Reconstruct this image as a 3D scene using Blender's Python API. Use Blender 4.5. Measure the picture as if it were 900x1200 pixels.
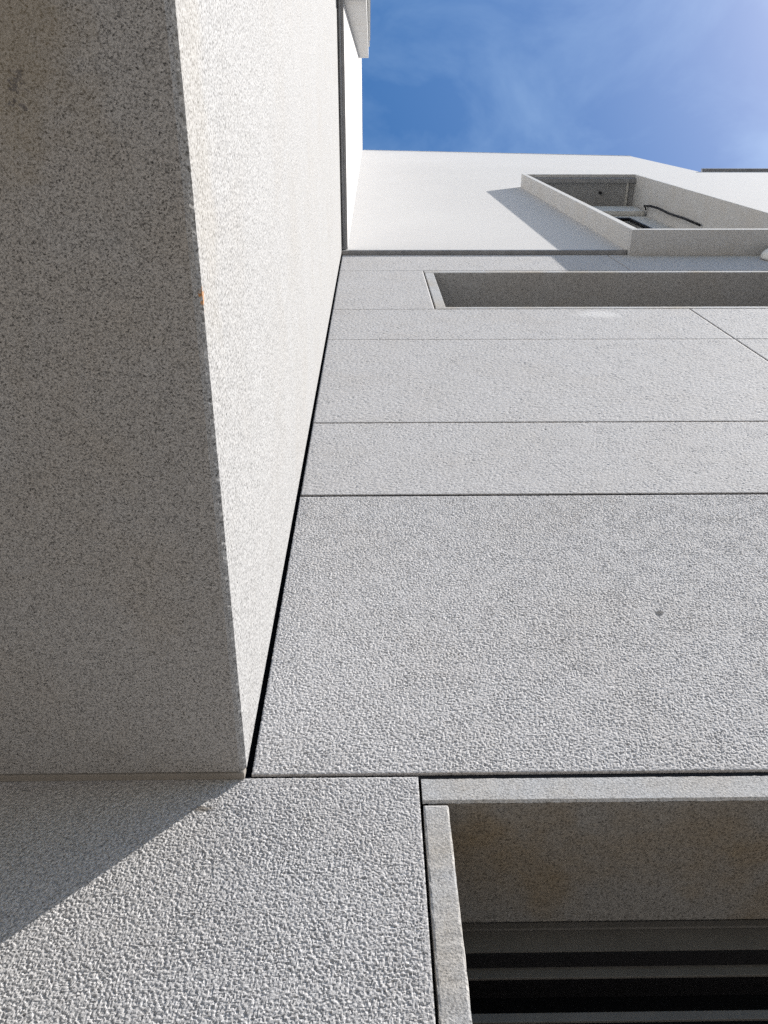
import bpy, bmesh, math
import numpy as np
from mathutils import Vector, Matrix

for o in list(bpy.data.objects):
    bpy.data.objects.remove(o, do_unlink=True)
scene = bpy.context.scene
col = scene.collection
rng = np.random.default_rng(7)

# ------------------------------------------------------------------ camera
PITCH, YAW, ROLL = 1.11145154, 0.0315961, -0.0337029
cam_data = bpy.data.cameras.new('camera')
cam = bpy.data.objects.new('camera', cam_data)
col.objects.link(cam)
cp, sp, cy, sy = math.cos(PITCH), math.sin(PITCH), math.cos(YAW), math.sin(YAW)
fw = Vector((sy * cp, cy * cp, sp))
r0 = Vector((cy, -sy, 0))
u0 = r0.cross(fw)
R = math.cos(ROLL) * r0 + math.sin(ROLL) * u0
U = -math.sin(ROLL) * r0 + math.cos(ROLL) * u0
m = Matrix((R, U, -fw)).transposed().to_4x4()
m.translation = (0, -0.65, 1.55)
cam.matrix_world = m
cam_data.sensor_fit = 'HORIZONTAL'
cam_data.sensor_width = 36
cam_data.lens = 983.17 / 900 * 36
cam_data.clip_start = 0.02
cam_data.clip_end = 3000
scene.camera = cam
scene.render.resolution_x, scene.render.resolution_y = 768, 1024

# ------------------------------------------------------------------ sky and sun
SUN = Vector((0.664, -0.201, 0.720)).normalized()          # towards the sun
EL = math.asin(SUN.z)
AZ = math.atan2(SUN.x, SUN.y)
world = bpy.data.worlds.new('World')
scene.world = world
world.use_nodes = True
wn, wl = world.node_tree.nodes, world.node_tree.links
wn.clear()
sky = wn.new('ShaderNodeTexSky')
sky.sky_type = 'NISHITA'
sky.sun_disc = False
sky.sun_elevation = EL
sky.sun_rotation = AZ
sky.altitude = 60
sky.air_density = 1.0
sky.dust_density = 0.95
sky.ozone_density = 1.8
# thin cirrus streaks over the whole dome
tc = wn.new('ShaderNodeTexCoord')
mp = wn.new('ShaderNodeMapping')
mp.inputs['Scale'].default_value = (2.2, 3.2, 2.2)
mp.inputs['Rotation'].default_value = (0.2, 0.1, 0.6)
cl = wn.new('ShaderNodeTexNoise')
cl.inputs['Scale'].default_value = 1.9
cl.inputs['Detail'].default_value = 9
cl.inputs['Roughness'].default_value = 0.58
cl.inputs['Distortion'].default_value = 0.5
cr = wn.new('ShaderNodeMapRange')
cr.inputs['From Min'].default_value = 0.42
cr.inputs['From Max'].default_value = 0.85
cr.inputs['To Max'].default_value = 0.30
cr.clamp = True
cmix = wn.new('ShaderNodeMixRGB')
cmix.inputs['Color2'].default_value = (5.0, 6.6, 8.2, 1)
bg = wn.new('ShaderNodeBackground')
bg.inputs['Strength'].default_value = 0.092
wo = wn.new('ShaderNodeOutputWorld')
wl.new(tc.outputs['Generated'], mp.inputs['Vector'])
wl.new(mp.outputs['Vector'], cl.inputs['Vector'])
wl.new(cl.outputs['Fac'], cr.inputs['Value'])
wl.new(cr.outputs['Result'], cmix.inputs['Fac'])
hs = wn.new('ShaderNodeHueSaturation')
hs.inputs['Saturation'].default_value = 1.38
hs.inputs['Hue'].default_value = 0.498
wl.new(sky.outputs['Color'], hs.inputs['Color'])
wl.new(hs.outputs['Color'], cmix.inputs['Color1'])
wl.new(cmix.outputs['Color'], bg.inputs['Color'])
wl.new(bg.outputs['Background'], wo.inputs['Surface'])

sun_data = bpy.data.lights.new('sun', 'SUN')
sun_data.energy = 5.0
sun_data.angle = math.radians(0.53)
sun_data.color = (1.0, 0.952, 0.885)
sun = bpy.data.objects.new('sun', sun_data)
col.objects.link(sun)
sun.rotation_euler = SUN.to_track_quat('Z', 'Y').to_euler()
sun.location = SUN * 40

scene.view_settings.view_transform = 'Standard'
scene.view_settings.look = 'None'
scene.view_settings.exposure = 0.9
scene.view_settings.gamma = 1
scene.view_settings.use_curve_mapping = False
scene.render.engine = 'CYCLES'
scene.cycles.max_bounces = 6
scene.cycles.diffuse_bounces = 4
scene.cycles.use_denoising = False     # keep the grain of the stone crisp


# ------------------------------------------------------------------ materials
class Nodes:
    def __init__(self, name):
        self.m = bpy.data.materials.new(name)
        self.m.use_nodes = True
        self.n = self.m.node_tree.nodes
        self.l = self.m.node_tree.links
        self.b = self.n['Principled BSDF']
        self.tc = self.n.new('ShaderNodeTexCoord')
        self.co = self.tc.outputs['Object']

    def node(self, t, **kw):
        n = self.n.new(t)
        for k, v in kw.items():
            if k in n.inputs:
                n.inputs[k].default_value = v
            else:
                setattr(n, k, v)
        return n

    def noise(self, scale, detail=3, rough=0.5, vec=None, dist=0.0):
        n = self.node('ShaderNodeTexNoise', Scale=scale, Detail=detail, Roughness=rough, Distortion=dist)
        self.l.new(vec or self.co, n.inputs['Vector'])
        return n.outputs['Fac']

    def ramp(self, fac, stops, interp='LINEAR'):
        n = self.n.new('ShaderNodeValToRGB')
        e = n.color_ramp.elements
        n.color_ramp.interpolation = interp
        while len(e) < len(stops):
            e.new(0.5)
        for i, (p, c) in enumerate(stops):
            e[i].position = p
            e[i].color = c if len(c) == 4 else (*c, 1)
        self.l.new(fac, n.inputs['Fac'])
        return n.outputs['Color']

    def mix(self, a, b, fac, mode='MIX'):
        n = self.n.new('ShaderNodeMixRGB')
        n.blend_type = mode
        for s, v in (('Color1', a), ('Color2', b), ('Fac', fac)):
            if isinstance(v, (int, float)):
                n.inputs[s].default_value = v
            elif isinstance(v, tuple):
                n.inputs[s].default_value = (*v, 1) if len(v) == 3 else v
            else:
                self.l.new(v, n.inputs[s])
        return n.outputs['Color']

    def rng(self, v, a, b, c=0.0, d=1.0):
        n = self.node('ShaderNodeMapRange')
        n.clamp = True
        n.inputs['From Min'].default_value = a
        n.inputs['From Max'].default_value = b
        n.inputs['To Min'].default_value = c
        n.inputs['To Max'].default_value = d
        self.l.new(v, n.inputs['Value'])
        return n.outputs['Result']

    def spot(self, centre, radius, warp=0.0, wscale=40, stretch=(1, 1, 1)):
        """1 inside a ragged round stain at a fixed place on the stone, 0 outside"""
        vm = self.node('ShaderNodeVectorMath', operation='SUBTRACT')
        self.l.new(self.co, vm.inputs[0])
        vm.inputs[1].default_value = centre
        vs = self.node('ShaderNodeVectorMath', operation='MULTIPLY')
        self.l.new(vm.outputs[0], vs.inputs[0])
        vs.inputs[1].default_value = stretch
        ln = self.node('ShaderNodeVectorMath', operation='LENGTH')
        self.l.new(vs.outputs[0], ln.inputs[0])
        nz = self.noise(wscale, 4, 0.65)
        ad = self.node('ShaderNodeMath', operation='MULTIPLY_ADD')
        self.l.new(nz, ad.inputs[0])
        ad.inputs[1].default_value = warp
        self.l.new(ln.outputs['Value'], ad.inputs[2])
        return self.rng(ad.outputs[0], radius * 0.45 + warp * 0.5, radius + warp * 0.5, 1.0, 0.0)

    def bump(self, h, dist, strength=1.0, prev=None):
        n = self.node('ShaderNodeBump', Strength=strength, Distance=dist)
        self.l.new(h, n.inputs['Height'])
        if prev:
            self.l.new(prev, n.inputs['Normal'])
        return n.outputs['Normal']

    def out(self, color=None, rough=0.8, normal=None, spec=0.3, metal=0.0):
        if color is not None:
            if isinstance(color, tuple):
                self.b.inputs['Base Color'].default_value = (*color, 1)
            else:
                self.l.new(color, self.b.inputs['Base Color'])
        if isinstance(rough, (int, float)):
            self.b.inputs['Roughness'].default_value = rough
        else:
            self.l.new(rough, self.b.inputs['Roughness'])
        self.b.inputs['Specular IOR Level'].default_value = spec
        self.b.inputs['Metallic'].default_value = metal
        if normal:
            self.l.new(normal, self.b.inputs['Normal'])
        return self.m


def granite(name, light, speck=0.6, warm=0.25, bump_scale=0, bump_dist=0.0, grain=520, fine=0.00025, extra=None):
    """salt and pepper granite: feldspar ground, quartz and dark mica grains"""
    g = Nodes(name)
    vor = g.node('ShaderNodeTexVoronoi', Scale=grain)
    g.l.new(g.co, vor.inputs['Vector'])
    sep = g.node('ShaderNodeSeparateColor')
    g.l.new(vor.outputs['Color'], sep.inputs[0])
    L = Vector(light)
    nz = g.noise(grain * 0.62, 2, 0.7)
    v = g.mix(sep.outputs[0], g.rng(nz, 0.28, 0.72), 0.52)
    dk = tuple(L * (1 - speck * 0.95))
    md = tuple(L * (1 - speck * 0.42))
    hi = tuple(min(1, x * (1 + 0.30 * speck)) for x in L)
    c = g.ramp(v, [(0.12, dk), (0.33, md), (0.55, tuple(L)), (0.86, hi)])
    # slow drift in tone, brownish iron clouds
    cloud = g.noise(5.0, 5, 0.62, dist=0.3)
    tone = g.ramp(cloud, [(0.28, (1.015, 1.015, 1.015)), (0.72, (0.965, 0.963, 0.96))])
    c = g.mix(c, tone, 1.0, 'MULTIPLY')
    iron = g.rng(cloud, 0.46, 0.72, 0.0, warm)
    c = g.mix(c, g.mix(c, (0.98, 0.80, 0.56), 1.0, 'MULTIPLY'), iron)
    if extra:
        c = extra(g, c)
    nrm = None
    if bump_scale:
        nrm = g.bump(g.noise(bump_scale, 3, 0.65), bump_dist)
    else:
        nrm = g.bump(nz, fine)
    return g.out(c, 0.86, nrm, 0.18)


def smear_marks(g, c):
    return g.mix(c, (0.72, 0.71, 0.70), g.mix((0, 0, 0), g.spot((0.765, 0, 4.35), 0.075, 0.07, 26, (0.75, 1, 1.25)), 0.5))


def dirt_marks(g, c):
    return g.mix(c, (0.16, 0.14, 0.12), g.mix((0, 0, 0), g.spot((-0.175, 0, 2.185), 0.010, 0.014, 160, (0.8, 1, 2)), 0.8))


def side_marks(g, c):
    c = g.mix(c, (0.50, 0.20, 0.03), g.mix((0, 0, 0), g.spot((-0.136, -0.505, 2.236), 0.004, 0.016, 210, (1, 0.45, 1)), 0.7))
    return g.mix(c, (0.30, 0.26, 0.19), g.mix((0, 0, 0), g.spot((-0.136, -0.63, 2.27), 0.11, 0.16, 14, (1, 0.5, 1.4)), 0.16))


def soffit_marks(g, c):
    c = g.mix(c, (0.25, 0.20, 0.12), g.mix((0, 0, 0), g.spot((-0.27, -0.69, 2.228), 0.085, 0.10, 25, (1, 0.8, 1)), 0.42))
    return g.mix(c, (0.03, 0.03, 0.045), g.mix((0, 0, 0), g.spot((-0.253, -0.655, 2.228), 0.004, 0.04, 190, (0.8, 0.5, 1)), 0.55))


M = {}
HAM = (0.512, 0.502, 0.500)
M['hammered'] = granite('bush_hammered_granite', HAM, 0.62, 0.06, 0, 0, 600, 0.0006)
M['hammered_dirt'] = granite('bush_hammered_granite_dirt', HAM, 0.62, 0.06, 0, 0, 600, 0.0006, dirt_marks)
M['hammered_far'] = granite('bush_hammered_granite_relief', HAM, 0.66, 0.08, 230, 0.0042, 520)
M['hammered_smear'] = granite('bush_hammered_granite_smear', HAM, 0.62, 0.08, 0, 0, 560, 0.0006, smear_marks)
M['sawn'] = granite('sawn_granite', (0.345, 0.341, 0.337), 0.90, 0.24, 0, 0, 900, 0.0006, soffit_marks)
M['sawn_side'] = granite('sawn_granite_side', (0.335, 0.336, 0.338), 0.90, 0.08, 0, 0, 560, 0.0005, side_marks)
M['surround'] = granite('fine_granite_surround', (0.49, 0.49, 0.492), 0.55, 0.55, 420, 0.0007, 640)
M['shade_grey_sawn'] = granite('shade_grey_sawn_granite', (0.36, 0.362, 0.366), 0.70, 0.12, 0, 0, 420, 0.0004)  # darker tone stands in for shade on window soffits
M['stained_shade'] = granite('iron_stained_shade_granite', (0.235, 0.230, 0.222), 0.80, 0.95, 0, 0, 760, 0.0004)  # iron stain, plus a dark base that paints in the underside's shade
M['box_stone'] = granite('smooth_grey_stone', (0.56, 0.56, 0.557), 0.30, 0.15, 60, 0.0006, 300)

g = Nodes('white_render')
M['render'] = g.out(g.ramp(g.noise(1.3, 6, 0.6), [(0.3, (0.545, 0.535, 0.526)), (0.7, (0.57, 0.561, 0.551))]), 0.92,
                    g.bump(g.noise(420, 3, 0.6), 0.0002), 0.15)
g = Nodes('joint_black')
M['joint'] = g.out((0.025, 0.026, 0.03), 0.9, None, 0.1)
g = Nodes('sealant_brown')
M['sealant'] = g.out(g.ramp(g.noise(40, 4, 0.6), [(0.3, (0.21, 0.195, 0.175)), (0.7, (0.26, 0.24, 0.215))]), 0.7, g.bump(g.noise(60, 3), 0.001), 0.25)
g = Nodes('anodised_dark_metal')
M['metal'] = g.out(g.ramp(g.noise(30, 3), [(0.3, (0.105, 0.101, 0.096)), (0.7, (0.125, 0.121, 0.115))]), 0.45, g.bump(g.noise(500, 2), 0.00008), 0.4, 0.0)
g = Nodes('galvanised_trim')
M['trim'] = g.out(g.ramp(g.noise(16, 5, 0.6), [(0.3, (0.24, 0.242, 0.25)), (0.7, (0.34, 0.343, 0.35))]), 0.5, None, 0.4, 0.25)
g = Nodes('black_gasket')
M['black'] = g.out((0.012, 0.012, 0.014), 0.6, None, 0.2)
g = Nodes('dark_window_glass')
M['glass'] = g.out(g.ramp(g.noise(2.5, 2), [(0.3, (0.008, 0.009, 0.011)), (0.7, (0.014, 0.015, 0.017))]), 0.12, None, 0.16)
g = Nodes('pale_lacquered_frame')
M['pale'] = g.out(g.ramp(g.noise(9, 4), [(0.3, (0.52, 0.51, 0.48)), (0.7, (0.60, 0.59, 0.56))]), 0.5, None, 0.35)
g = Nodes('opal_lamp_cover')
M['opal'] = g.out(g.ramp(g.noise(14, 3), [(0.3, (0.80, 0.79, 0.74)), (0.7, (0.86, 0.85, 0.81))]), 0.35, None, 0.4)
g = Nodes('pavement_stone')
M['pave'] = g.out(g.ramp(g.noise(6, 6, 0.65), [(0.3, (0.385, 0.355, 0.322)), (0.7, (0.475, 0.442, 0.403))]), 0.9, g.bump(g.noise(90, 4), 0.002), 0.2)
g = Nodes('asphalt_ground')
M['asphalt'] = g.out(g.ramp(g.noise(40, 5, 0.65), [(0.3, (0.03, 0.03, 0.03)), (0.7, (0.055, 0.054, 0.052))]), 0.92, g.bump(g.noise(160, 4), 0.003), 0.2)


# ------------------------------------------------------------------ helpers
def root(name, loc, label, cat, group=None):
    o = bpy.data.objects.new(name, None)
    col.objects.link(o)
    o.location = loc
    o.empty_display_size = 0.2
    o['label'] = label
    o['category'] = cat
    if group:
        o['group'] = group
    return o


def top(o):
    while o.parent:
        o = o.parent
    return o


def link(name, me, mat, parent=None, smooth=False):
    """mesh data is in world metres; the object is parented without moving it"""
    o = bpy.data.objects.new(name, me)
    col.objects.link(o)
    if mat is not None:
        me.materials.append(M[mat])
    if parent is not None:
        o.parent = parent
        t = top(parent)
        # only the root empty carries an offset
        if parent is t and t.type == 'EMPTY':
            o.location = -t.location
    if smooth:
        me.polygons.foreach_set('use_smooth', [True] * len(me.polygons))
    return o


def finish(bm, name, mat, parent, bevel=0.0, seg=2, smooth=False):
    if bevel:
        bmesh.ops.bevel(bm, geom=list(bm.edges), offset=bevel, segments=seg, profile=0.6, affect='EDGES', clamp_overlap=True)
    bmesh.ops.recalc_face_normals(bm, faces=list(bm.faces))
    me = bpy.data.meshes.new(name)
    bm.to_mesh(me)
    bm.free()
    return link(name, me, mat, parent, smooth)


def add_box(bm, x0, x1, y0, y1, z0, z1):
    v = [bm.verts.new(p) for p in ((x0, y0, z0), (x1, y0, z0), (x1, y1, z0), (x0, y1, z0),
                                   (x0, y0, z1), (x1, y0, z1), (x1, y1, z1), (x0, y1, z1))]
    for f in ((0, 3, 2, 1), (4, 5, 6, 7), (0, 1, 5, 4), (1, 2, 6, 5), (2, 3, 7, 6), (3, 0, 4, 7)):
        bm.faces.new([v[i] for i in f])


def box(name, x0, x1, y0, y1, z0, z1, mat, parent=None, bevel=0.0):
    bm = bmesh.new()
    add_box(bm, x0, x1, y0, y1, z0, z1)
    return finish(bm, name, mat, parent, bevel)


def boxes(name, lst, mat, parent=None):
    bm = bmesh.new()
    for b in lst:
        add_box(bm, *b)
    return finish(bm, name, mat, parent)


def add_prism(bm, poly, axis, a, b):
    """poly in the two other axes, swept along axis from a to b"""
    def P(u, v, t):
        return {'x': (t, u, v), 'y': (u, t, v), 'z': (u, v, t)}[axis]
    va = [bm.verts.new(P(u, v, a)) for u, v in poly]
    vb = [bm.verts.new(P(u, v, b)) for u, v in poly]
    bm.faces.new(va)
    bm.faces.new(vb[::-1])
    n = len(poly)
    for i in range(n):
        bm.faces.new((va[i], vb[i], vb[(i + 1) % n], va[(i + 1) % n]))


def prism(name, poly, axis, a, b, mat, parent=None, bevel=0.0):
    bm = bmesh.new()
    add_prism(bm, poly, axis, a, b)
    return finish(bm, name, mat, parent, bevel)


def spectral(nx, nz, dx, dz, lam, width=0.75):
    """band limited random field, unit variance, feature size lam (m)"""
    w = rng.standard_normal((nz, nx))
    kx = np.fft.fftfreq(nx, dx)[None, :]
    kz = np.fft.fftfreq(nz, dz)[:, None]
    k = np.sqrt(kx * kx + kz * kz) * lam + 1e-9
    filt = np.exp(-(np.log(k) ** 2) / (2 * width ** 2)) / k
    f = np.real(np.fft.ifft2(np.fft.fft2(w) * filt))
    return f / f.std()


def hammered_panel(x0, x1, z0, z1, step, amp, parent, lam=0.0038, pits=(), thick=0.028, mat='hammered'):
    """a stone slab whose face is really chiselled: one vertex every `step` metres"""
    nx, nz = int(round((x1 - x0) / step)) + 1, int(round((z1 - z0) / step)) + 1
    xs, zs = np.linspace(x0, x1, nx), np.linspace(z0, z1, nz)
    dx, dz = xs[1] - xs[0], zs[1] - zs[0]
    a = spectral(nx, nz, dx, dz, lam)
    b = spectral(nx, nz, dx, dz, lam * 0.5)
    c = spectral(nx, nz, dx, dz, lam * 14)
    d = spectral(nx, nz, dx, dz, lam * 3)
    if step > lam * 0.4:
        b *= 0.3
    e = spectral(nx, nz, dx, dz, step * 2.2, 0.4)
    h = a * (1 + 0.18 * c) + 0.36 * b + 0.30 * d + 0.20 * e
    h = np.where(h < 0, h * 1.15, np.tanh(h * 0.8)) * amp
    X, Z = np.meshgrid(xs, zs)
    edge = np.minimum(np.minimum(X - x0, x1 - X), np.minimum(Z - z0, z1 - Z))
    k = np.clip(edge / 0.006, 0, 1)
    k = k * k * (3 - 2 * k)
    h = h * (0.25 + 0.75 * k) - (1 - np.clip(edge / 0.0022, 0, 1)) ** 2 * (0.0004 + 0.0003 * a)
    for px, pz, pr, pd in pits:
        r = np.hypot(X - px, Z - pz) / pr
        h -= pd * np.exp(-r ** 4)
    ext = np.full((nz, nx), 0.0)
    verts = np.stack([X, ext - h, Z], -1).reshape(-1, 3)
    # skirt ring
    ring = np.concatenate([np.arange(nx), nx - 1 + nx * np.arange(1, nz), (nz - 1) * nx + np.arange(nx - 2, -1, -1), nx * np.arange(nz - 2, 0, -1)])
    sk = verts[ring].copy()
    sk[:, 1] = thick
    base = len(verts)
    verts = np.concatenate([verts, sk])
    i, j = np.meshgrid(np.arange(nx - 1), np.arange(nz - 1))
    q = (j * nx + i).ravel()
    quads = np.stack([q, q + 1, q + nx + 1, q + nx], -1)
    nr = len(ring)
    t = np.arange(nr)
    t2 = (t + 1) % nr
    side = np.stack([ring[t], base + t, base + t2, ring[t2]], -1)
    faces = np.concatenate([quads, side]).astype(np.int32)
    me = bpy.data.meshes.new('stone_panel')
    me.vertices.add(len(verts))
    me.vertices.foreach_set('co', verts.ravel().astype(np.float32))
    me.loops.add(faces.size)
    me.loops.foreach_set('vertex_index', faces.ravel())
    me.polygons.add(len(faces))
    me.polygons.foreach_set('loop_start', np.arange(0, faces.size, 4, dtype=np.int32))
    sm = np.zeros(len(faces), bool)
    sm[:len(quads)] = step > 0.0018
    me.polygons.foreach_set('use_smooth', sm)
    me.update(calc_edges=True)
    return link('stone_panel', me, mat, parent)


def tube(name, pts, r, mat, parent=None, sides=10):
    bm = bmesh.new()
    pts = [Vector(p) for p in pts]
    rings = []
    for i, p in enumerate(pts):
        d = (pts[min(i + 1, len(pts) - 1)] - pts[max(i - 1, 0)]).normalized()
        s = d.cross(Vector((0.3, 1, 0.2))).normalized()
        t = d.cross(s)
        rings.append([bm.verts.new(p + r * (math.cos(a) * s + math.sin(a) * t)) for a in [2 * math.pi * k / sides for k in range(sides)]])
    for a, b in zip(rings, rings[1:]):
        for k in range(sides):
            bm.faces.new((a[k], a[(k + 1) % sides], b[(k + 1) % sides], b[k]))
    bm.faces.new(rings[0][::-1])
    bm.faces.new(rings[-1])
    return finish(bm, name, mat, parent, smooth=True)


# ------------------------------------------------------------------ ground
gr = box('ground', -400, 400, -400, 400, -0.3, -0.12, 'asphalt')
gr['kind'] = 'structure'
pv = box('pavement', -12, 14, -1.45, 0.028, -0.2, 0.0, 'pave', None, 0.01)
pv['kind'] = 'structure'

# ------------------------------------------------------------------ the building with the granite facade
BL = Vector((1.2, 0.2, 0.0))
bld = root('granite_building', BL, 'building with grey granite panel facade and white rendered upper wall behind the overhang', 'building')

XL, XR, YB = -6.1, 5.6, 7.0
WT = 0.36                      # wall thickness
G0, G1 = 0.032, 0.032 + WT     # structural wall behind the slabs
# lower window opening and strip window opening
LX0, LX1, LZ0, LZ1 = 0.076, 1.06, 0.92, 2.191
SX0, SX1, SZ0, SZ1 = 0.258, 2.20, 4.458, 5.098
T = 0.032                      # thickness of the stone surrounds
core = boxes('masonry_wall', [
    (XL, LX0 - 0.03, G0, G1, -0.1, 4.43), (LX0 - 0.03, LX1 + 0.03, G0, G1, -0.1, LZ0 - 0.03), (LX1 + 0.03, XR, G0, G1, -0.1, 4.43),
    (LX0 - 0.03, LX1 + 0.03, G0, G1, LZ1 + 0.03, 4.43),
    (XL, SX0 - 0.03, G0, G1, 4.43, 5.13), (SX1 + 0.03, XR, G0, G1, 4.43, 5.13),
    (XL, XR, G0, G1, 5.13, 5.56),
    (XL, XL + 0.3, G1, YB, -0.1, 5.56), (XR - 0.3, XR, G1, YB, -0.1, 5.56), (XL, XR, YB, YB + 0.3, -0.1, 5.56)], 'joint', bld)

# slabs: near rows really chiselled
hammered_panel(-0.62, 0.0474, 1.70, 2.2270, 0.0011, 0.00030, core, lam=0.0039, mat='hammered_dirt')
hammered_panel(-0.1305, 1.0905, 2.2330, 2.9290, 0.0015, 0.00032, core, pits=((0.401, 2.538, 0.0048, 0.0035), (0.405, 2.541, 0.0035, 0.003)))
hammered_panel(-0.1305, 1.0905, 2.9375, 3.3105, 0.0020, 0.00034, core, lam=0.0044)
box('joint_filler', -0.6, 1.09, 0.0042, 0.030, 2.2268, 2.2332, 'joint', core)
box('joint_filler', -0.13, 1.09, 0.0018, 0.030, 2.9288, 2.9377, 'joint', core)
box('joint_filler', -0.13, 1.09, 0.0018, 0.030, 3.3103, 3.3167, 'joint', core)
box('joint_filler', 1.0903, 1.0957, 0.0018, 0.030, 3.3170, 4.4260, 'joint', core)


def slab(x0, x1, z0, z1, bevel=0.0015, mat='hammered_far'):
    return box('stone_panel', x0, x1, 0.0, 0.028, z0, z1, mat, core, bevel)


FAR = dict(step=0.0030, amp=0.00042, parent=core, lam=0.0062)
hammered_panel(-0.131, 1.0905, 3.3165, 4.0255, **FAR)
hammered_panel(-0.131, 1.0905, 4.0290, 4.4265, mat='hammered_smear', **FAR)
hammered_panel(1.0955, 2.30, 3.3165, 4.0240, **FAR)
hammered_panel(1.0955, 2.30, 4.0290, 4.4265, **FAR)
FAR.update(step=0.0036, lam=0.0075)
hammered_panel(-0.131, 0.2165, 4.4300, 5.1360, **FAR)
hammered_panel(-0.131, 1.0885, 5.1400, 5.52, **FAR)
hammered_panel(1.0925, 2.30, 5.1400, 5.52, **FAR)
slab(2.304, 3.9, 5.1400, 5.52)
slab(3.904, XR, 5.1400, 5.52)
for xa, xb in ((1.0955, 2.30), (2.304, 3.9), (3.904, XR)):
    slab(xa, xb, 2.2325, 2.9315)
    slab(xa, xb, 2.938, 3.3115)
    if xa > 2:
        slab(xa, xb, 3.3165, 4.0240)
        slab(xa, xb, 4.0290, 4.4265)
slab(2.2395, 3.9, 4.4300, 5.1360)
slab(3.904, XR, 4.4300, 5.1360)
for xa, xb in ((1.0955, 2.30), (2.304, 3.9), (3.904, XR)):
    slab(xa, xb, 1.70, 2.2245)
    slab(xa, xb, 0.88, 1.695)
    slab(xa, xb, 0.01, 0.875)
for xa, xb in ((XL, -2.004), (-2.0, -0.625)):
    slab(xa, xb, 1.70, 2.2245)
for xa, xb in ((XL, -2.004), (-2.0, -0.624), (-0.62, 0.0462)):
    slab(xa, xb, 0.88, 1.695)
    slab(xa, xb, 0.01, 0.875)
slab(0.0502, 1.0905, 0.01, 0.875)

# --- lower window
def rough_bar(name, x0, x1, y0, y1, z0, z1, parent, mat='surround', bevel=0.0022):
    """slab edge of the surround: arrises softened and slightly wavy"""
    bm = bmesh.new()
    add_box(bm, x0, x1, y0, y1, z0, z1)
    bmesh.ops.bevel(bm, geom=list(bm.edges), offset=bevel, segments=2, profile=0.6, affect='EDGES')
    longax = 0 if (x1 - x0) > (z1 - z0) else 2
    ed = [e for e in bm.edges if abs((e.verts[0].co - e.verts[1].co)[longax]) > 0.2]
    bmesh.ops.subdivide_edges(bm, edges=ed, cuts=160, use_grid_fill=True)
    for v in bm.verts:
        if v.co.y < y0 + 0.004:
            v.co += Vector(rng.normal(0, 0.00014, 3))
    return finish(bm, name, mat, parent)


def mitred_slab(name, x0, x1, prof, mat, parent):
    bm = bmesh.new()
    n = 200
    rows = []
    for i in range(n + 1):
        x = x0 + (x1 - x0) * i / n
        rows.append([bm.verts.new((x, y, z + (rng.normal(0, 0.0002) if y < 0.0026 else 0))) for y, z in prof])
    for a, b in zip(rows, rows[1:]):
        for kk in range(len(prof)):
            k2 = (kk + 1) % len(prof)
            bm.faces.new((a[kk], a[k2], b[k2], b[kk]))
    bm.faces.new(rows[0])
    bm.faces.new(rows[-1][::-1])
    return finish(bm, name, mat, parent)


win = boxes('window', [      # outer frame: head, jambs, bottom rail
    (LX0, LX1, 0.186, 0.255, 2.156, LZ1 - 0.001), (LX0, LX0 + 0.018, 0.186, 0.255, LZ0 + 0.045, 2.156),
    (LX1 - 0.018, LX1, 0.186, 0.255, LZ0 + 0.045, 2.156), (LX0, LX1, 0.186, 0.255, LZ0 + 0.001, LZ0 + 0.045)], 'metal', bld)
win['label'] = 'dark metal window in the lower granite surround'
# lintel slab and the stained slab under it, mitred at the arris; shade is darkened into its colour
mitred_slab('lintel', 0.0505, LX1 + T - 0.002, [(0.0025, LZ1), (0.0, LZ1 + 0.0025), (0.0, 2.2230), (0.0025, 2.2255), (0.032, 2.2255), (0.032, LZ1 + 0.030)], 'surround', win)
mitred_slab('soffit_shade_slab', LX0 - 0.02, LX1 + 0.02, [(0.0027, LZ1), (0.185, LZ1), (0.185, LZ1 + 0.03), (0.034, LZ1 + 0.03)], 'stained_shade', win)
rough_bar('jamb', 0.0505, LX0 + 0.0005, 0.0, 0.186, LZ0, LZ1 - 0.004, win)
rough_bar('jamb', LX1 - 0.001, LX1 + T - 0.002, 0.0, 0.186, LZ0, LZ1 - 0.004, win)
rough_bar('sill', 0.0505, LX1 + T - 0.002, -0.02, 0.186, LZ0 - 0.034, LZ0 - 0.002, win)
box('frame_bead', LX0 + 0.001, LX1 - 0.001, 0.1825, 0.1858, 2.181, LZ1 - 0.0015, 'metal', win, 0.0008)
box('black_strip', LX0 + 0.002, LX1 - 0.002, 0.1875, 0.2095, 2.1535, 2.1558, 'black', win)  # black strip stands in for shade under the frame head
IX0, IX1 = LX0 + 0.03, LX1 - 0.03
box('black_strip', LX0 + 0.002, LX1 - 0.002, 0.2130, 0.2610, 2.1535, 2.1558, 'black', win)  # second strip, paints the rest of that underside black as shade
box('sash_rail', LX0 + 0.003, LX1 - 0.003, 0.209, 0.2125, 2.1415, 2.1553, 'metal', win, 0.0005)
z = 2.1025
k = 0
while z > LZ0 + 0.1:
    box('shutter_slat', LX0 + 0.003, LX1 - 0.003, 0.209, 0.2125, z - 0.0095, z, 'metal', win, 0.0005)
    z -= 0.0488
box('pane', IX0 - 0.02, IX1 + 0.02, 0.262, 0.268, LZ0 + 0.04, 2.165, 'glass', win)
box('backing', LX0, LX1, 0.27, 0.30, LZ0, LZ1, 'black', win)

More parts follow.
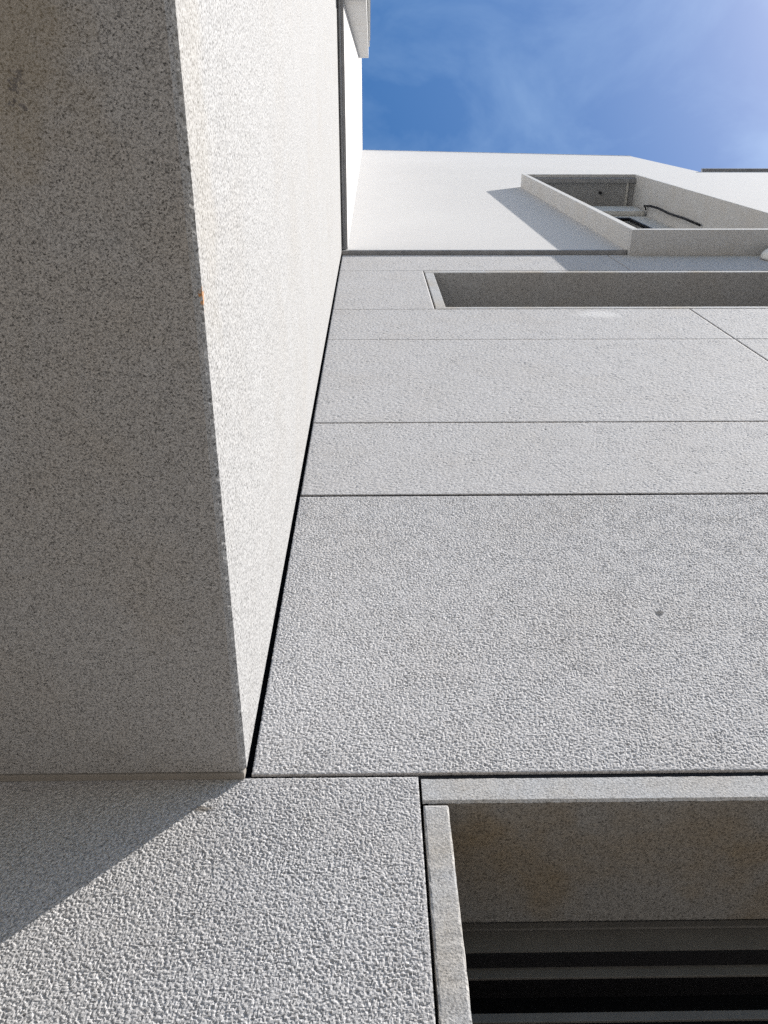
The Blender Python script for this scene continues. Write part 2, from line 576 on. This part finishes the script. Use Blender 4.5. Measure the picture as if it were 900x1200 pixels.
# --- strip window
sw = boxes('window', [
    (SX0, SX1, 0.19, 0.25, SZ1 - 0.05, SZ1 - 0.001), (SX0, SX0 + 0.05, 0.19, 0.25, SZ0 + 0.05, SZ1 - 0.05),
    (SX1 - 0.05, SX1, 0.19, 0.25, SZ0 + 0.05, SZ1 - 0.05), (SX0, SX1, 0.19, 0.25, SZ0 + 0.001, SZ0 + 0.05)], 'metal', bld)
sw['label'] = 'wide low strip window recessed in the granite'
mitred_slab('lintel', 0.2215, SX1 + 0.036, [(0.0025, SZ1), (0.0, SZ1 + 0.0025), (0.0, 5.1320), (0.0025, 5.1345), (0.032, 5.1345), (0.032, SZ1 + 0.030)], 'surround', sw)
mitred_slab('soffit_shade_slab', SX0 - 0.02, SX1 + 0.02, [(0.0027, SZ1), (0.189, SZ1), (0.189, SZ1 + 0.03), (0.034, SZ1 + 0.03)], 'shade_grey_sawn', sw)  # darker grey puts the recess shade into the slab's colour
rough_bar('jamb', 0.2225, SX0, 0.0, 0.19, SZ0 + 0.003, SZ1 - 0.003, sw)
rough_bar('jamb', SX1, SX1 + 0.036, 0.0, 0.19, SZ0 + 0.003, SZ1 - 0.003, sw)
rough_bar('sill', 0.2215, SX1 + 0.036, -0.001, 0.19, 4.4315, SZ0, sw)
box('pane', SX0 + 0.04, SX1 - 0.04, 0.215, 0.222, SZ0 + 0.04, SZ1 - 0.04, 'glass', sw)

# --- white rendered wall above the granite
WY = -0.015
BX0, BX1, BZ0, BZ1 = 1.188, 2.105, 5.52, 8.63       # stone box round the upper window, outside
bm = bmesh.new()
zr = lambda x: 13.76 - (x + 0.108) * 0.383            # sloping top
XS = 3.148                                            # the wall steps down here
HX0, HX1, HZ1 = BX0 + 0.02, BX1 - 0.02, BZ1 - 0.03
add_prism(bm, [(XL, 5.565), (HX0, 5.565), (HX0, zr(HX0)), (-0.5, zr(-0.5)), (XL, zr(-0.5))], 'y', WY, 0.40)
add_prism(bm, [(HX0, HZ1), (HX1, HZ1), (HX1, zr(HX1)), (HX0, zr(HX0))], 'y', WY, 0.40)
add_prism(bm, [(HX1, 5.565), (XS, 5.565), (XS, zr(XS)), (HX1, zr(HX1))], 'y', WY, 0.40)
add_prism(bm, [(XS, 5.565), (XR, 5.565), (XR, 10.15), (XS, 10.15)], 'y', WY, 0.40)
add_box(bm, XR - 0.4, XR, 0.40, YB + 0.3, 5.565, 10.15)
add_box(bm, XL, XR - 0.4, YB, YB + 0.3, 5.565, 10.15)
add_box(bm, XL, XR - 0.4, 0.40, YB, 9.7, 9.9)
upper = finish(bm, 'upper_wall', 'render', bld)
box('coping', XS + 0.03, XR + 0.03, WY - 0.028, 0.44, 10.152, 10.19, 'trim', upper, 0.003)
prism('coping', [(-0.09, zr(-0.09) + 0.002), (XS + 0.004, zr(XS + 0.004) + 0.002), (XS + 0.004, zr(XS + 0.004) + 0.03), (-0.09, zr(-0.09) + 0.03)], 'y', WY - 0.004, 0.44, 'pale', upper)
# drip profile below the render and the shadow gap under it
prism('drip_edge', [(WY - 0.003, 5.548), (0.026, 5.548), (0.026, 5.5635), (WY - 0.003, 5.5635)], 'x', -0.10, BX0 - 0.004, 'trim', upper, 0.001)
prism('drip_edge', [(WY - 0.003, 5.548), (0.026, 5.548), (0.026, 5.5635), (WY - 0.003, 5.5635)], 'x', BX1 + 0.004, XR, 'trim', upper, 0.001)
box('flashing', -0.131, BX0 - 0.006, 0.006, 0.03, 5.522, 5.547, 'trim', upper)

# --- stone box window in the white wall
FY = -0.112
tb = 0.036
bw = box('window', BX0 + tb, BX1 - tb, 0.16, 0.175, BZ0 + tb, BZ1 - tb, 'pale', bld)
bw['label'] = 'upper window in a projecting grey stone box'
BYB = 0.33
box('surround_side', BX0, BX0 + tb, FY, BYB, BZ0 + tb + 0.001, BZ1 - 0.06, 'box_stone', bw, 0.003)
box('surround_side', BX1 - tb, BX1, FY, BYB, BZ0 + tb + 0.001, BZ1 - 0.06, 'box_stone', bw, 0.003)
box('surround_bottom', BX0, BX1, FY, BYB, BZ0, BZ0 + tb, 'box_stone', bw, 0.003)
box('surround_top', BX0, BX1, FY, BYB, BZ1 - 0.059, BZ1, 'box_stone', bw, 0.003)
ZI = BZ1 - 0.06
box('soffit_shade_slab', BX0 + tb + 0.0005, BX1 - tb - 0.0005, FY + 0.02, 0.155, ZI - 0.02, ZI - 0.0005, 'shade_grey_sawn', bw)  # lining added so its darker grey stands in for shade inside the box
ZI -= 0.02
box('shutter_channel', BX0 + tb + 0.001, BX1 - tb - 0.001, -0.088, -0.055, ZI - 0.035, ZI - 0.001, 'trim', bw, 0.002)
box('guide_rail', 2.005, 2.018, -0.053, 0.13, ZI - 0.02, ZI - 0.001, 'pale', bw, 0.001)
box('roller_case', BX0 + tb + 0.001, BX1 - tb - 0.015, 0.105, 0.155, 8.13, 8.43, 'pale', bw, 0.02)
box('frame_head', BX0 + tb + 0.001, BX1 - tb - 0.001, 0.145, 0.158, 8.02, 8.125, 'pale', bw, 0.002)
box('frame_jamb', 1.905, BX1 - tb - 0.001, 0.145, 0.158, BZ0 + tb + 0.001, 8.018, 'pale', bw, 0.002)
box('frame_jamb', BX0 + tb + 0.001, 1.30, 0.145, 0.158, BZ0 + tb + 0.001, 8.018, 'pale', bw, 0.002)
box('black_strip', 1.885, 1.904, 0.14, 0.158, BZ0 + tb + 0.001, 8.018, 'black', bw)  # gasket beside the pane
box('black_strip', 1.3005, 1.8845, 0.14, 0.158, 7.96, 8.018, 'black', bw)  # gasket above the pane
box('pane', 1.301, 1.884, 0.150, 0.157, BZ0 + tb + 0.02, 7.959, 'glass', bw)
bm = bmesh.new()
bmesh.ops.create_cone(bm, cap_ends=True, segments=14, radius1=0.012, radius2=0.009, depth=0.03, matrix=Matrix.Translation((1.80, 0.02, ZI - 0.015)))
finish(bm, 'fixing_boss', 'black', bw)

# ------------------------------------------------------------------ overhanging wing on the left
WL = Vector((-1.7, -1.5, 2.228))
wing = root('overhanging_wing', WL, 'overhanging building wing at left with shaded granite underside and sunlit side', 'building')
SX, SZ = -0.1355, 2.228
CH = 0.0062                    # chamfer along the lower arris
WY0, WY1 = -4.5, -0.0085
WX = -6.0
box('masonry_core', WX, SX - 0.032, WY0 + 0.03, 0.028, SZ + 0.034, 5.56, 'joint', wing)


def arris_strip(name, prof, y0, y1, n, jit, movers, mat, parent):
    """profile in x,z swept along y in n steps; the points in movers are nicked"""
    bm = bmesh.new()
    rows = []
    for i in range(n + 1):
        y = y0 + (y1 - y0) * i / n
        row = []
        for kk, (x, z) in enumerate(prof):
            if kk in movers and 0 < i < n:
                j = rng.normal(0, jit)
                if rng.random() < 0.03:
                    j += jit * 4
                x -= abs(j) * movers[kk][0]
                z += abs(j) * movers[kk][1]
            row.append(bm.verts.new((x, y, z)))
        rows.append(row)
    for a, b in zip(rows, rows[1:]):
        for kk in range(len(prof)):
            k2 = (kk + 1) % len(prof)
            bm.faces.new((a[kk], a[k2], b[k2], b[kk]))
    bm.faces.new(rows[0])
    bm.faces.new(rows[-1][::-1])
    return finish(bm, name, mat, parent)


h = CH / 2
JY = -1.62                     # slab joint beyond the picture
for ya, yb, n in ((JY + 0.002, WY1, 520), (WY0, JY - 0.002, 60)):
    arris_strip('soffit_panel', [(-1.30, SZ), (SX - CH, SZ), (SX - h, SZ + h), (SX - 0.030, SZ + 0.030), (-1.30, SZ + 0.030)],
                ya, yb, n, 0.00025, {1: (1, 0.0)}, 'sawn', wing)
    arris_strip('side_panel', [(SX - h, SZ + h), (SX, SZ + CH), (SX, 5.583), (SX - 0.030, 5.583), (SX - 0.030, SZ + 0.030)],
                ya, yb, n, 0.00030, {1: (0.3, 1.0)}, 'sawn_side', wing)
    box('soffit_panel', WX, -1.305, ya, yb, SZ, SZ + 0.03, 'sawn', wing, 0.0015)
box('sealant_bead', WX, SX - 0.0015, -0.0083, 0.0015, SZ - 0.0022, SZ + 0.012, 'sealant', wing, 0.0018)
box('front_panel', WX, SX - 0.031, WY0 - 0.002, WY0 + 0.028, SZ + 0.032, 5.583, 'sawn', wing, 0.0015)

UX = -0.108                    # face of the white render above
bm = bmesh.new()
add_box(bm, WX, UX, WY0 - 0.03, WY - 0.001, 5.60, 13.80)
uw = finish(bm, 'upper_wall', 'render', wing)
box('drip_edge', UX - 0.05, UX + 0.001, WY0, WY - 0.002, 5.586, 5.599, 'trim', uw, 0.001)
tube('drainage_pipe', [(UX - 0.018, -0.03, 5.578), (UX - 0.018, -0.75, 5.578), (UX - 0.0175, -1.6, 5.579), (UX - 0.018, -4.4, 5.578)], 0.0055, 'trim', uw, 8)
box('coping', WX, UX + 0.004, WY0 - 0.034, WY - 0.002, 13.802, 13.83, 'pale', uw, 0.002)
# tall stone box round the windows of the wing
sb = box('window', UX + 0.002, UX + 0.03, -2.45, -1.06, 5.66, 11.25, 'glass', wing)
sb['label'] = 'tall window in a projecting grey stone box on the side wall'
box('surround_side', UX + 0.0005, -0.013, -1.055, -1.01, 5.66, 11.32, 'box_stone', sb, 0.003)
box('surround_side', UX + 0.0005, -0.013, -2.50, -2.455, 5.66, 11.32, 'box_stone', sb, 0.003)
box('surround_top', UX + 0.0005, -0.013, -2.4545, -1.0555, 11.26, 11.32, 'box_stone', sb, 0.003)
box('surround_bottom', UX + 0.0005, -0.013, -2.50, -1.01, 5.605, 5.658, 'box_stone', sb, 0.003)
box('shutter_guide', -0.0125, 0.006, -1.20, -1.15, 5.70, 11.0, 'metal', sb, 0.002)
box('shutter_guide', -0.0125, 0.000, -1.148, -1.10, 5.70, 11.1, 'pale', sb, 0.002)

# ------------------------------------------------------------------ small things
pts = [(2.05, 0.095, 8.12), (2.045, 0.075, 8.15), (2.05, 0.062, 8.03), (2.055, 0.058, 7.86), (2.055, 0.066, 7.62), (2.055, 0.062, 7.42), (2.05, 0.058, 7.28), (2.05, 0.062, 7.0)]
cb = tube('hanging_cable', pts, 0.0075, 'black')
cb['label'] = 'loose black cable end hanging inside the upper stone window box'
cb['category'] = 'cable'

lamp = root('wall_lamp', (1.90, 0.0, 5.40), 'white rounded wall lamp just below the upper window box at right edge', 'lamp')
bm = bmesh.new()
bmesh.ops.create_uvsphere(bm, u_segments=40, v_segments=20, radius=1.0)
for v in bm.verts:
    v.co = Vector((1.90 + v.co.x * 0.15, -0.012 - max(v.co.y, -0.2) * 0.055 if v.co.y > -0.2 else -0.012 + 0.011, 5.40 + v.co.z * 0.10))
finish(bm, 'lamp_cover', 'opal', lamp, smooth=True)
bm = bmesh.new()
bmesh.ops.create_cone(bm, cap_ends=True, segments=40, radius1=1.0, radius2=1.0, depth=0.008, matrix=Matrix.Rotation(math.pi / 2, 4, 'X'))
for v in bm.verts:
    v.co = Vector((1.90 + v.co.x * 0.135, -0.0055 + v.co.y, 5.40 + v.co.z * 0.088))
finish(bm, 'base_plate', 'trim', lamp)
